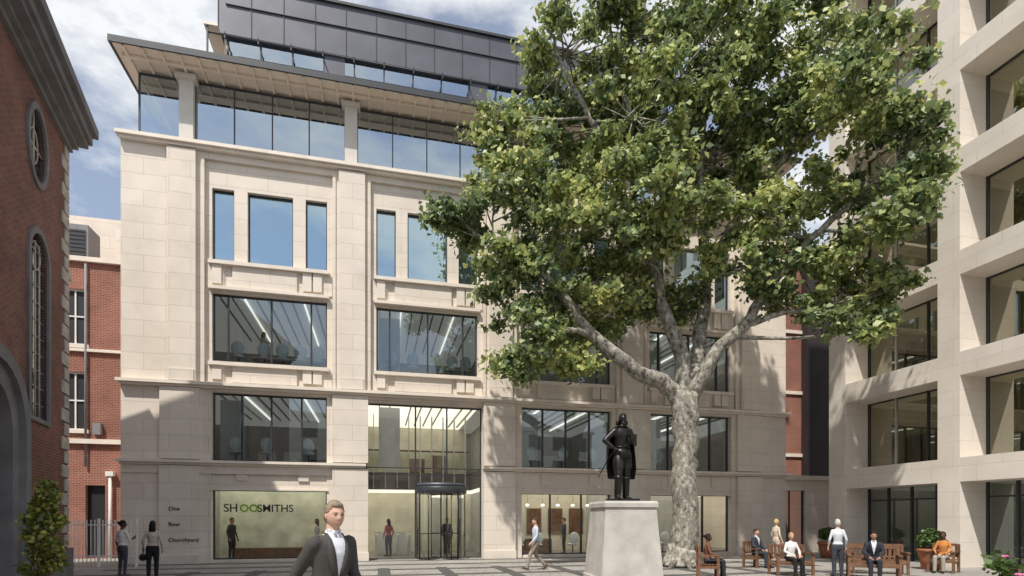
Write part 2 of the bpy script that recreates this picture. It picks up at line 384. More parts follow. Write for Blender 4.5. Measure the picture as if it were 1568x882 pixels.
for xx in (2.6,14.4,21.1): it.box(xx,xx+.15,1.0,8.98,.03,3.1,0)
it.box(8.6,14.3,6.0,6.15,.03,3.1,4); it.box(8.6,14.3,7.5,7.6,3.98,6.8,4)
it.box(2.8,7.7,2.4,2.5,.03,3.1,5)
it.box(15.0,20.6,5.0,5.1,.03,3.1,4); it.box(21.6,27,5.0,5.1,.03,3.1,0)
it.box(8.95,13.85,3.55,3.58,4.0,5.0,6)
it.box(8.95,13.85,3.5,3.6,5.0,5.07,7)
for k in range(9): it.box(9.2+k*.55,9.24+k*.55,3.2,3.5,3.2,6.7,9)
it.box(9.3,10.8,4.6,5.2,.03,1.1,9)
for k in range(5): it.box(9.3+k*.5,9.42+k*.5,2.4,3.6,.03,1.0,9)
it.box(15.3,17.8,2.4,3.0,.03,.75,7); it.box(3.6,6.6,1.4,1.9,.03,.5,7)
for k in range(4): it.box(16.0+k*1.2,16.8+k*1.2,4.92,4.99,.9,2.3,7)
for k in range(6): it.tube([(15.9+k*.8,3.0,2.5),(15.9+k*.8,3.0,3.1)],[.008,.008],4,7); it.ell((15.9+k*.8,3.0,2.42),.10,.10,.07,3)
for b in bays:
    for z in (3.98,7.86):
        for k in range(3): it.box(b+.5+k*1.2,b+1.3+k*1.2,6.2,6.6,z,z+random.uniform(.7,1.8),random.choice([9,0,7]))
        if (b,z)!=(3.09,7.86): it.box(b+.1,b+1.0,.9,.93,z,z+2.6,9)
it.build('interior_floors_and_walls',['intw','intf','ceil','lamp','intw2','signy','glow','wood','ceilw','intc'],OB)
def officechair(mb,x,y,z,s=1,m=0):
    mb.ell((x,y,z+.48),.27*s,.26*s,.07,m); mb.ell((x,y-.2*s,z+.78),.25*s,.07,.30,m); mb.tube([(x,y,z),(x,y,z+.45)],[.03,.03],6,1)
    for k in range(4):
        a=k*math.pi/2+.4; mb.tube([(x,y,z+.04),(x+.25*math.cos(a),y+.25*math.sin(a),z+.02)],[.02,.02],5,1)
oc=MB()
for x in (3.9,4.9,5.6,6.3,7.0): officechair(oc,x,.78,7.86)
for x in (10.0,10.9,12.6,13.2): officechair(oc,x,.78,7.86)
for x in (3.8,5.0,6.6): officechair(oc,x,.78,3.98)
for x in (16.3,17.8,19.2,22.7,24.5): officechair(oc,x,.9,3.98)
for x in (15.9,16.8,18.6,23.4,25.0): officechair(oc,x,1.6,.03)
oc.build('office_chairs',['seat','frame'],OB)
tb=MB(); tb.box(4.2,6.9,1.6,2.6,8.55,8.6); tb.box(4.5,4.6,1.9,2.3,7.86,8.55); tb.box(6.5,6.6,1.9,2.3,7.86,8.55); tb.build('meeting_table',['intc'],OB)
rd=MB(); cx,cy=12.1,.45; RR=1.07
def arc(r,a0,a1,z0,z1,m,n=14):
    for k in range(n):
        a=a0+(a1-a0)*k/n; b=a0+(a1-a0)*(k+1)/n
        rd.quad((cx+r*math.cos(a),cy+r*math.sin(a),z0),(cx+r*math.cos(b),cy+r*math.sin(b),z0),(cx+r*math.cos(b),cy+r*math.sin(b),z1),(cx+r*math.cos(a),cy+r*math.sin(a),z1),m)
arc(RR,R(180-35),R(180+55),.05,2.85,1); arc(RR,R(-55),R(35),.05,2.85,1)
ring=[[(cx+r*math.cos(a),cy+r*math.sin(a),z) for a in [2*math.pi*k/32 for k in range(32)]] for r,z in ((RR+.04,2.85),(RR+.05,2.88),(RR+.05,3.08),(RR+.02,3.12),(.05,3.13))]
rd.loft(ring,0)
ring=[[(cx+r*math.cos(a),cy+r*math.sin(a),z) for a in [2*math.pi*k/32 for k in range(32)]] for r,z in ((RR+.0,3.13),(RR-.03,3.26),(.05,3.27))]
rd.loft(ring,2)
for a in (-55,35,145,235): rd.tube([(cx+RR*math.cos(R(a)),cy+RR*math.sin(R(a)),0),(cx+RR*math.cos(R(a)),cy+RR*math.sin(R(a)),2.85)],[.03,.03],8,0)
rd.tube([(cx,cy,0),(cx,cy,2.85)],[.03,.03],8,0)
for a in (20,110,200,290):
    d=Vector((math.cos(R(a)),math.sin(R(a)),0)); c=Vector((cx,cy,0)); e=c+d*(RR-.08)
    rd.quad(c+Vector((0,0,.08)),e+Vector((0,0,.08)),e+Vector((0,0,2.8)),c+Vector((0,0,2.8)),1)
    rd.tube([e,e+Vector((0,0,2.82))],[.022,.022],6,0)
    for z in (.05,1.1,2.8): rd.tube([c+Vector((0,0,z)),e+Vector((0,0,z))],[.02,.02],6,0)
rd.build('revolving_door',['frame','glow','metal'],OB)
M['letd']=mat('letter_dark',(.03,.03,.035),.5,0); M['letg']=mat('letter_green',(.30,.55,.03),.5,0)
text('SH','lettering_1',OB,3.46,.28,2.02,.45,'letd',.006); text('OO','lettering_2',OB,4.05,.28,2.02,.42,'letg',.014); text('SMITHS','lettering_3',OB,4.70,.28,2.02,.42,'letd',.006)
for i,s in enumerate(('One','Bow','Churchyard')): text(s,'wall_lettering_%d'%i,OB,1.66,-.215,2.06-i*.60,.22,'letd')

# ------------------------------------------------------------------ right building
B=R(-76.4); RB=empty('stone_office_block',(14.4,25.2,0),B)
st=MB(); fr=MB(); gl=MB(); it=MB()
D=1.25; lev=[3.05,6.8,10.35,13.95,17.55,21.1,24.7]; sill=[3.9,7.62,11.2,14.8,18.4,21.95]
win=[(.915,5.03),(5.83,9.95),(10.75,14.87)]
piers=[(0,.915),(5.03,5.83),(9.95,10.75),(14.87,15.6)]
for a,c in piers: st.box(a,c,0,D+.2,0,26)
for i in range(6):
    for a,c in win: st.box(a,c,.004,D+.2,lev[i],sill[i])
for a,c in win:
    st.box(a,c,.004,D+.2,24.7,26)
    for i in range(6):
        z0,z1=sill[i],lev[i+1]
        gl.quad((a,D,z0),(c,D,z0),(c,D,z1),(a,D,z1),0)
        for q in (a+.03,a+1.35,a+2.75,c-.03): fr.box(q-.03,q+.03,D-.06,D+.05,z0,z1,1 if q==a+1.35 else 0)
        fr.box(a,c,D-.04,D+.04,z0,z0+.06,0); fr.box(a,c,D-.04,D+.04,z1-.06,z1,0)
    gl.quad((a,D,0),(c,D,0),(c,D,3.05),(a,D,3.05),1)
    for q in (a+.03,a+1.0,a+2.05,a+3.1,c-.03): fr.box(q-.035,q+.035,D-.06,D+.05,0,3.05,0)
    fr.box(a,c,D-.04,D+.04,2.5,2.56,0)
st.box(-.0,15.6,12,12.3,0,26); st.box(0,.3,D+.2,12,0,26)
st.build('stone_frame',['stone2'],RB)
for z in lev: it.box(.35,15.5,D+.25,9,z,z+.8,2)
it.box(.35,15.5,6,6.2,0,26,0); it.box(5.2,5.4,D+.3,6,0,26,0); it.box(.35,15.5,D+.2,6,-.1,.02,1)
for i in range(6):
    for k in range(7): it.box(.8+k*2.1,1.6+k*2.1,3.4,3.6,sill[i],sill[i]+random.uniform(.8,2.6),random.choice([4,5,6]))
it.build('interior',['intr','intf','ceilr','lamp','intw','wood','intc'],RB); fr.build('window_frames',['frame','framel'],RB); gl.build('window_glass',['gwarm','gmid'],RB)

# ------------------------------------------------------------------ link and brick buildings in the gap
LK=empty('glazed_link_porch',(-14.76,20.95,0),A)
m=MB(); m.box(29.35,32.6,.6,.9,3.2,3.95,0); m.box(29.35,32.7,.5,.598,3.75,3.97,0); m.box(31.0,32.6,.6,.9,0,3.2,0)
m.box(29.4,29.46,.7,.76,0,3.2,1); m.box(30.1,30.16,.7,.76,0,3.2,1); m.box(30.9,30.96,.7,.76,0,3.2,1); m.quad((29.4,.74,0),(31,.74,0),(31,.74,3.2),(29.4,.74,3.2),2)
m.box(29.35,32.6,4,4.2,0,3.9,3); m.box(29.35,32.6,.9,4,3.6,3.9,0)
m.build('porch_structure',['stone','frame','gmid','intw'],LK)
BR=empty('brick_building',(-14.76,20.95,0),A)
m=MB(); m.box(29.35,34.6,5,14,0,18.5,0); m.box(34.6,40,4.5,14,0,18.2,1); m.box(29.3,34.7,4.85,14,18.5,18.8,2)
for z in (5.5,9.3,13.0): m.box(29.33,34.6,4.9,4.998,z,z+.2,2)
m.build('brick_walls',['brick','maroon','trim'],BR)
BH=empty('brick_house',(-14.76,20.95,0),A)
m=MB(); hops=[(-3.75,-2.95,5.6,8.1),(-3.75,-2.95,9.3,11.7),(-2.95,-2.2,0.05,3.2)]
wall_open(m,-12,.5,0,12.9,4.0,4.4,hops,0)
m.box(-12,.5,4.4,14,0,12.88,0)
m.box(-12,.5,3.85,3.998,12.9,13.1,1); m.box(-12,.5,3.85,3.998,5.0,5.2,1); m.box(-12,.5,3.88,3.998,9.0,9.12,1)
for z0,z1 in ((5.6,8.1),(9.3,11.7)):
    m.box(-3.75,-2.95,4.1,4.12,z0,z1,3)
    for q in (-3.75,-3.38,-3.01): m.box(q,q+.06,4.05,4.1,z0,z1,2)
    for q in (z0,(z0+z1)/2,z1-.06): m.box(-3.69,-3.01,4.045,4.1,q,q+.06,2)
    m.box(-3.9,-2.8,3.9,3.998,z0-.15,z0,1); m.box(-3.85,-2.85,3.96,3.998,z1,z1+.28,0)
m.box(-2.95,-2.2,4.2,4.25,.05,3.2,3)
m.tube([(-1.95,3.85,0),(-1.95,3.85,3.6)],[.07,.06],8,2); m.box(-2.1,-1.8,3.75,3.998,3.6,3.8,2)
m.box(-2.6,-2.3,3.8,3.998,5.4,5.9,4); m.tube([(-2.9,3.9,4),(-2.9,3.9,12.8)],[.05,.05],6,4)
m.box(-12,1,7,14,12.9,16.3,5); m.box(-2.6,1,6,7,12.9,15.6,5); m.box(-.9,1,6.5,8,15.6,17.0,5)
m.box(-4.4,-3.2,4.8,5.9,13.1,14.9,4)
for k in range(8): m.box(-4.3,-3.3,4.74,4.79,13.3+k*.18,13.38+k*.18,6)
m.build('house_walls_and_windows',['brick','trim','white','black','roofg','stone','metal2'],BH)

# ------------------------------------------------------------------ church
th=math.atan2(-.907,.4205); CH=empty('brick_church',(-13.62,17.0,0),th)
def arch_pts(cx,z0,hw,zs,n=14):
    p=[(cx-hw,z0),(cx+hw,z0)]
    for k in range(n+1):
        a=math.pi*k/n; p.append((cx+hw*math.cos(a),zs+hw*math.sin(a)))
    return p
def oval(cx,cz,a,b,n=28): return [(cx+a*math.cos(2*math.pi*k/n),cz+b*math.sin(2*math.pi*k/n)) for k in range(n)]
def plate(name,outs,thick,y,m,parent):
    cu=bpy.data.curves.new(name,'CURVE'); cu.dimensions='2D'; cu.fill_mode='BOTH'; cu.extrude=thick/2
    for pts in outs:
        s=cu.splines.new('POLY'); s.points.add(len(pts)-1)
        for i,p in enumerate(pts): s.points[i].co=(p[0],p[1],0,1)
        s.use_cyclic_u=True
    o=bpy.data.objects.new(name,cu); COL.objects.link(o)
    dg=bpy.context.evaluated_depsgraph_get(); me=bpy.data.meshes.new_from_object(o.evaluated_get(dg)); bpy.data.objects.remove(o)
    me.transform(Matrix.Translation((0,y,0))@Matrix.Rotation(R(90),4,'X')); me.materials.clear(); me.materials.append(M[m])
    ob=bpy.data.objects.new(name,me); COL.objects.link(ob); ob.parent=parent; return ob
wins=[(2.55,4.4,.66,8.6),(7.6,4.9,.7,9.3),(11.2,4.4,.62,8.6)]
ovs=((2.65,11.55),(7.3,12.0))
DC=6.15
holes=[arch_pts(*q) for q in wins]+[oval(q[0],q[1],.62,.92) for q in ovs]+[arch_pts(DC,.0,1.0,3.7)]
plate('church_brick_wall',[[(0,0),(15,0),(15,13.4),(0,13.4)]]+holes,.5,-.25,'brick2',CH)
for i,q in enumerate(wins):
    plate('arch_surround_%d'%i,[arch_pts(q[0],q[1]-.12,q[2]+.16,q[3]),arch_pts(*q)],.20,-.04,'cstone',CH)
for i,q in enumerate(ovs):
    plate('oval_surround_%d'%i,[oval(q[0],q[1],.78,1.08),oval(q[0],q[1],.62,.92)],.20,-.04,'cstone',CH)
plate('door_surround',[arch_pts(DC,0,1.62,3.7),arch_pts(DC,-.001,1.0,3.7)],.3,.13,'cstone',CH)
plate('door_surround_outer',[arch_pts(DC,0,1.74,3.7),arch_pts(DC,-.001,1.42,3.7)],.12,.34,'cstone',CH)
m=MB()
for q in wins: m.box(q[0]-q[2]-.02,q[0]+q[2]+.02,-.12,-.10,q[1],q[3]+q[2],0)
for q in ovs: m.box(q[0]-.62,q[0]+.62,-.12,-.10,q[1]-.92,q[1]+.92,0)
m.box(DC-1,DC+1,-.34,-.30,0,4.7,2)
for q in wins:
    for dx in (-.33,0,.33): m.tube([(q[0]+dx,-.07,q[1]),(q[0]+dx,-.07,q[3]+.5)],[.022,.022],6,1)
    z=q[1]+.4
    while z<q[3]+.3: m.tube([(q[0]-.62,-.07,z),(q[0]+.62,-.07,z)],[.012,.012],5,1); z+=.45
    m.tube([(q[0]+.36*math.cos(R(a)),-.06,q[3]+.1+.36*math.sin(R(a))) for a in range(0,361,30)],.02,5,1)
for q in ovs:
    m.tube([(q[0],-.07,q[1]-.9),(q[0],-.07,q[1]+.9)],[.025,.025],6,1); m.tube([(q[0]-.6,-.07,q[1]),(q[0]+.6,-.07,q[1])],[.025,.025],6,1)
    m.tube([(q[0]+.3*math.cos(R(a)),-.065,q[1]+.45*math.sin(R(a))) for a in range(0,361,30)],.018,5,1)
m.build('church_glazing',['cglass','quoin','wood'],CH)
m=MB()
z=.9; k=0
while z<12.9:
    l=.62 if k%2 else .36
    m.box(-.03,l,-.4,.035,z,z+.36,0); z+=.42; k+=1
m.box(-.12,DC-1.75,-.3,.12,0,.85,1); m.box(DC+1.75,15,-.3,.12,0,.85,1)
for z0,z1,p in ((13.0,13.15,.12),(13.15,13.3,.25),(13.3,13.45,.48),(13.45,13.72,.58),(13.72,14.0,.72)):
    m.box(-p*.4,15,-.4,p,z0+.001,z1,1)
m.box(0,15,-8,-.3,13.4,13.9,1)
m.box(0,.4,-12,-.51,0,13.4,2); m.box(14.6,15,-12,-.51,0,13.4,2); m.box(0,15,-12.4,-12,0,13.4,2)
m.quad((-.2,.5,14.0),(15,.5,14.0),(15,-6,16.5),(1.5,-6,16.5),3); m.quad((-.2,-12.5,14.0),(15,-12.5,14.0),(15,-6,16.5),(1.5,-6,16.5),3)
m.quad((-.2,.5,14.0),(1.5,-6,16.5),(1.5,-6,16.5),(-.2,-12.5,14.0),3)
m.box(-1.6,-.04,-6,-.9,0,9.2,2)
for z0,z1,p in ((9.2,9.5,.1),(9.5,9.75,.3),(9.75,10.0,.5)): m.box(-1.6-p,-.05,-6,-.9+p,z0,z1,0)
m.build('quoins_cornice_roof',['quoin','cstone','brick2','roofg'],CH)

# ------------------------------------------------------------------ building behind the viewpoint (out of view, added for reflections and pale bounce light)
BB=empty('unseen_building',(0,-28,0),R(4))
m=MB(); m.box(-40,40,-10,-.3,0,15,0)
ops2=[]
for i in range(20):
    for j in range(4): ops2.append((-39+i*4,-37+i*4,1+j*3.7,3.3+j*3.7))
wall_open(m,-40,40,0,15,-.3,0,ops2,0); m.box(-40,40,-.28,-.25,0,15,1); m.box(-40.3,40.3,-.3,.3,15,15.4,2)
m.build('unseen_walls',['stone','black','trim'],BB)

# ------------------------------------------------------------------ railings
m=MB(); x0=-16.2
for k in range(19):
    x=x0+k*.145; m.tube([(x,20.0,0),(x,20.0,1.62)],[.014,.014],6,0); m.ell((x,20,1.66),.022,.022,.05,0,6,4)
m.box(x0-.1,x0+2.75,19.985,20.015,1.50,1.54); m.box(x0-.1,x0+2.75,19.985,20.015,.38,.42)
for x in (x0,x0+1.3,x0+2.65): m.box(x-.035,x+.035,19.965,20.035,0,1.75)
m.build('iron_railing',['white'])

# ------------------------------------------------------------------ foliage helper
def leaves(name,cent,rad,n,size,mt,parent=None,up=.5,flat=.65,seed=1,bias=(0,0,0),gauss=False):
    rng=np.random.default_rng(seed); cent=np.array(cent); rad=np.array(rad)
    num=(n*(rad/rad.mean())**2).astype(int)+3; idx=np.repeat(np.arange(len(cent)),num); K=len(idx)
    d=rng.normal(size=(K,3)); d/=np.linalg.norm(d,axis=1)[:,None]; rr=rng.random(K)**.45
    if gauss: rr=np.minimum(np.abs(rng.normal(size=K))*.55+.08,1.15+.2*rng.random(K))
    c=cent[idx]+d*(rr*rad[idx])[:,None]*np.array([1,1,flat])
    nr=rng.normal(size=(K,3))*.7+d*.3+np.array(bias); nr[:,2]+=up; nr/=np.linalg.norm(nr,axis=1)[:,None]
    a=np.cross(nr,rng.normal(size=(K,3))); a/=np.linalg.norm(a,axis=1)[:,None]; b=np.cross(nr,a)
    s=(size*(.55+.9*rng.random(K)))[:,None]
    V=np.empty((K,4,3))
    V[:,0]=c-a*s*.5; V[:,1]=c-a*s*.05+b*s*.40+nr*s*.12; V[:,2]=c+a*s*.6; V[:,3]=c-a*s*.08-b*s*.40+nr*s*.12
    me=bpy.data.meshes.new(name); me.vertices.add(K*4); me.vertices.foreach_set('co',V.reshape(-1))
    me.loops.add(K*4); me.loops.foreach_set('vertex_index',np.arange(K*4)); me.polygons.add(K)
    me.polygons.foreach_set('loop_start',np.arange(K)*4); me.polygons.foreach_set('loop_total',np.full(K,4)); me.update(calc_edges=True); me.validate()
    me.materials.append(M[mt]); o=bpy.data.objects.new(name,me); COL.objects.link(o)
    if parent: o.parent=parent
    print(name,K)
    return o

# ------------------------------------------------------------------ plane tree
TR=empty('plane_tree',(6.3,20.1,0))
rnd=random.Random(11)
def sm(pts,n=5):
    P=[Vector(p) for p in pts]; out=[]
    P=[P[0]*2-P[1]]+P+[P[-1]*2-P[-2]]
    for i in range(1,len(P)-2):
        for k in range(n):
            t=k/n; a,b,c,d=P[i-1],P[i],P[i+1],P[i+2]
            out.append(.5*((2*b)+(c-a)*t+(2*a-5*b+4*c-d)*t*t+(3*b-a-3*c+d)*t**3))
    out.append(P[-2]); return out
def L3(l): return [(x-6.3,dy,z) for x,z,dy in l]
limbs=[
 (L3([(6.15,0,0),(6.2,.5,0),(6.28,1.4,0),(6.22,3,0),(6.3,4.8,0),(6.25,6.3,0)]),[.66,.53,.47,.44,.45,.5]),
 (L3([(6.3,5.6,0),(5.6,6.5,-.1),(4.2,7.1,-.5),(2.75,8.2,-.8),(1.6,9.6,-1),(.6,10.7,-1),(-1.0,11.6,-1)]),[.28,.30,.25,.21,.15,.10,.04]),
 (L3([(6.2,5.8,0),(6.15,7.6,.1),(5.6,9.2,.2),(5.2,11.1,.4),(4.4,12.7,.3),(4.5,15.1,0),(3.8,17.7,-.3),(3.4,20,-.3)]),[.33,.28,.23,.19,.16,.12,.08,.03]),
 (L3([(6.4,5.9,0),(6.8,7.4,.4),(7.1,8.9,.8),(7.4,11.1,1),(7.1,14.6,1),(7.35,18.2,.8),(7.5,21,.6)]),[.34,.3,.25,.21,.16,.10,.03]),
 (L3([(6.5,6.2,0),(7.2,7.6,-.4),(8.1,8.5,-.7),(9.0,9.9,-1),(10.0,11.1,-1.5),(11.2,12.2,-2.2),(12.0,12.6,-2.8)]),[.28,.23,.20,.16,.12,.08,.03]),
 (L3([(7.4,11.0,1),(8.4,13,.4),(9.9,14.7,-.4),(11.3,15.6,-1.6),(12,16.0,-2.4)]),[.17,.14,.11,.07,.03]),
 (L3([(4.45,14,.1),(3.0,15.5,-.5),(1.8,17.5,-.8),(1.2,19,-.8)]),[.13,.10,.07,.03]),
 (L3([(2.75,8.2,-.8),(1.8,8.1,-1.4),(.8,8.0,-1.6),(.3,7.3,-1.6)]),[.12,.09,.06,.03]),
 (L3([(5.2,11.1,.4),(5.9,13,-.4),(6.0,15.5,-1),(5.6,18.3,-1.2)]),[.16,.12,.09,.04]),
 (L3([(9.9,14.7,-.4),(10.3,16.8,0),(10.9,19,.2)]),[.10,.08,.03]),
 (L3([(8.1,8.5,-.7),(9.6,8.8,-1.2),(11.0,8.4,-1.7)]),[.11,.08,.03]),
]
tm=MB(); skel=[]
for pts,rd_ in limbs:
    sp=sm(pts,5); n=len(sp)
    for i in range(1,n-1): sp[i]=sp[i]+Vector((rnd.uniform(-1,1),rnd.uniform(-1,1),rnd.uniform(-.5,.5)))*.06
    rr=[np.interp(i/(n-1)*(len(rd_)-1),range(len(rd_)),rd_) for i in range(n)]
    tm.tube(sp,rr,14,0,True,True,.05)
    if pts is not limbs[0][0]: skel+= [(p,r_) for p,r_ in zip(sp,rr)]
for k in range(7):
    a=k*.9+.3; d=Vector((math.cos(a),math.sin(a),0)); tm.tube([d*.28+Vector((-.13,0,1.0)),d*.44+Vector((-.15,0,.35)),d*.78+Vector((-.15,0,-.05))],[.12,.16,.08],8,0)
lobes=[(2.0,18.9,2.4,0),(5.1,19.6,2.8,0),(8.2,19.3,2.8,0),(11.0,19.0,2.3,-.5),(11.1,15.2,2.1,-2.6),(12.2,13.3,1.5,-3),(11.5,13.0,2.2,-1.5),(11.7,11.1,1.2,-3),
(.9,17.2,1.5,0),(4.2,15.8,2.3,-1),(-.3,14.3,1.7,-.5),(-1.6,11.9,1.3,-.6),(1.6,13.0,2.1,-.5),(4.4,13.0,1.8,-1.5),(7.5,15.3,2.4,1),(9.6,13.2,2.0,.5),
(.4,10.4,1.5,-.8),(2.7,10.2,1.6,.5),(.9,8.2,1.3,-1.4),(.2,6.9,.8,-1.5),(2.4,7.4,1.0,0),(5.2,10.4,1.2,1.2),(7.9,10.8,1.3,-1),(9.8,10.4,1.6,-.5),(11.6,10.0,1.4,-1.2),
(10.6,8.7,1.0,-1.5),(11.5,7.9,.9,-2),(10.1,16.7,2.4,-.3),(6.5,17.2,2.4,-1.2),(12.6,12.2,.7,-3),(-2.4,12.0,.7,-.8),(-.6,15.8,.9,-.5),(6.5,17,2,1.8),(3,16.5,2,1.8),(9,16.5,2,1.8),(4,12.2,1.5,2),
(4.3,11.1,1.2,-1.2),(6.3,12.2,1.3,-1.5),(6.2,10.2,.9,1.5),(3.6,8.9,.9,1.0),(8.6,12.0,1.2,-1.5),(1.6,11.6,1.2,-1.6),
(1.2,9.6,1.2,-1.2),(-.1,8.9,1.0,-.8),(2.3,8.9,1.0,.6),(3.6,9.8,1.1,-.4),(5.0,11.9,1.1,-1.2),(9.2,9.3,1.0,-.8),(12.0,9.2,1.0,-2)]
cen=[];rad=[]
for (X,Z,r_,dy) in lobes:
    c=Vector((X-6.3,dy,Z))
    best=min(skel,key=lambda s:(s[0]-c).length+(3 if s[0].z>c.z+.3 else 0)+ (0 if s[1]>.05 else 1))
    p0,r0=best; mid=(p0+c)/2+Vector((rnd.uniform(-.3,.3),rnd.uniform(-.3,.3),-.15))
    br=sm([p0,mid,c],5); r1=min(r0*.6,.07+.018*r_); rr=[r1*(1-.75*i/(len(br)-1)) for i in range(len(br))]
    tm.tube(br,rr,7,0,True,True,.06)
    k=int(4.6*r_*r_)+4
    for _ in range(k):
        d=Vector((rnd.gauss(0,1),rnd.gauss(0,1),rnd.gauss(0,1))).normalized()*(rnd.random()**.4)*r_
        q=c+Vector((d.x*1.05,d.y,d.z*.9)); cr=rnd.uniform(.32,.80)
        cen.append(tuple(q)); rad.append(cr)
        if rnd.random()<.75:
            s0=br[rnd.randint(2,len(br)-1)]; md=(s0+q)/2+Vector((rnd.uniform(-.25,.25),rnd.uniform(-.25,.25),-.1))
            tm.tube(sm([s0,md,q],3),[.035,.03,.027,.022,.018,.013,.008],5,0,True,True)
tm.build('trunk_and_branches',['bark'],TR)
leaves('tree_foliage',cen,rad,165,.185,'leaf',TR,up=.25,flat=.55,seed=5,bias=(-.22,-.45,.1),gauss=True)
print('clumps',len(cen))

# ------------------------------------------------------------------ small plants
def shrub(name,loc,w_,h,n,lsz,mt,pot=None,z0=0,flower=False,seed=3):
    e=empty(name,loc); rg=random.Random(seed); m=MB(); ce=[];ra=[]
    for k in range(n):
        a=rg.uniform(0,6.28); q=rg.random()**.5; zz=z0+h*(.15+.85*rg.random()); t=(zz-z0)/h; wid=w_*math.sin(min(1,max(.12,1.05-t*.85))*1.5)
        p=(math.cos(a)*q*wid,math.sin(a)*q*wid,zz); ce.append(p); ra.append(rg.uniform(.07,.13)*max(1,w_*2))
        if k%2==0: m.tube([(0,0,max(0,z0-.1)),(p[0]*.5,p[1]*.5,z0+(zz-z0)*.55),p],[.014,.01,.004],5,0)
        if flower and k%2==0:
            for j in range(5): m.ell((p[0]*1.05+.022*math.cos(j*1.257),p[1]*1.05+.022*math.sin(j*1.257),zz+.07),.018,.018,.012,2,6,4)
    if pot:
        rt,rb,hp=pot; ring=[[(r_*math.cos(2*math.pi*j/20),r_*math.sin(2*math.pi*j/20),z) for j in range(20)] for r_,z in ((rb,0),((rb+rt)/2*1.02,hp*.5),(rt,hp*.85),(rt*1.1,hp*.86),(rt*1.1,hp),(rt*.95,hp),(rt*.9,hp*.93))]
        m.loft(ring,1)
    m.build('stems_and_pot',['wood','terra','petal'],e)
    leaves('leaves',ce,ra,60,lsz,mt,e,flat=1,seed=seed,gauss=True)
shrub('potted_shrub',(-6.75,8.0,0),.26,1.9,85,.07,'leaf2',pot=(.25,.18,.4),z0=.35,seed=3)
def ballplant(loc,seed,s=1):
    e=empty('planter_shrub',loc); m=MB(); rt,rb,hp=.38*s,.27*s,.72*s
    ring=[[(r_*math.cos(2*math.pi*j/24),r_*math.sin(2*math.pi*j/24),z) for j in range(24)] for r_,z in ((rb,0),(rb*1.2,hp*.5),(rt,hp*.85),(rt*1.1,hp*.86),(rt*1.1,hp),(rt*.95,hp),(rt*.9,hp*.9))]
    m.loft(ring,0); m.build('pot',['terra'],e)
    rg=random.Random(seed); ce=[]
    for k in range(45):
        d=Vector((rg.gauss(0,1),rg.gauss(0,1),abs(rg.gauss(0,1)))).normalized()*.36*s*rg.uniform(.7,1.1); ce.append((d.x,d.y,hp+.12+d.z*1.2))
    leaves('leaves',ce,[.14*s]*45,60,.08,'leaf3',e,flat=1,seed=seed)
ballplant((14.0,24.6,0),4,1.0); ballplant((14.35,19.0,0),5,1.0)
shrub('flower_shrub',(3.76,4.2,0),.35,1.30,60,.05,'leaf3',z0=.1,flower=True,seed=9)

# ------------------------------------------------------------------ figures
def colmat(c,r_=.75,v=.08):
    k='c_%.3f_%.3f_%.3f_%.2f'%(c[0],c[1],c[2],v)
    if k not in M: M[k]=mat('cloth_'+k,c,r_,v,18,bump=.2,bscale=90,spec=.2)
    return k
SK={'fair':(.56,.35,.27),'tan':(.38,.22,.15),'dark':(.12,.06,.04)}
def hand(mb,w_,d,nrm,side,m,s=1.0,curl=.5):
    d=Vector(d).normalized(); nrm=Vector(nrm); nrm=(nrm-d*nrm.dot(d)).normalized(); x=d.cross(nrm)*side
    w_=Vector(w_); rings=[]
    for t,a,b in ((0,.026,.02),(.03,.036,.017),(.07,.041,.015),(.092,.036,.012)):
        rings.append([w_+d*t*s+x*a*s*math.cos(q)+nrm*b*s*math.sin(q) for q in [2*math.pi*k/8 for k in range(8)]])
    mb.loft(rings,m)
    for k,(o,l) in enumerate(((-.030,.062),(-.010,.075),(.010,.080),(.030,.070))):
        b=w_+d*.088*s+x*o*s; d1=(d+nrm*curl*.6).normalized(); d2=(d+nrm*curl*1.8).normalized()
        p1=b+d1*l*.5*s; p2=p1+d2*l*.5*s
        mb.tube([b-d*.01*s,p1,p2],[.0095*s,.0085*s,.006*s],6,m)
    b=w_+d*.025*s+x*.028*s; p1=b+(d*.6+x*.8).normalized()*.035*s+nrm*.008*s; p2=p1+(d*.95+x*.25+nrm*.3).normalized()*.035*s
    mb.tube([b,p1,p2],[.013*s,.011*s,.007*s],6,m)
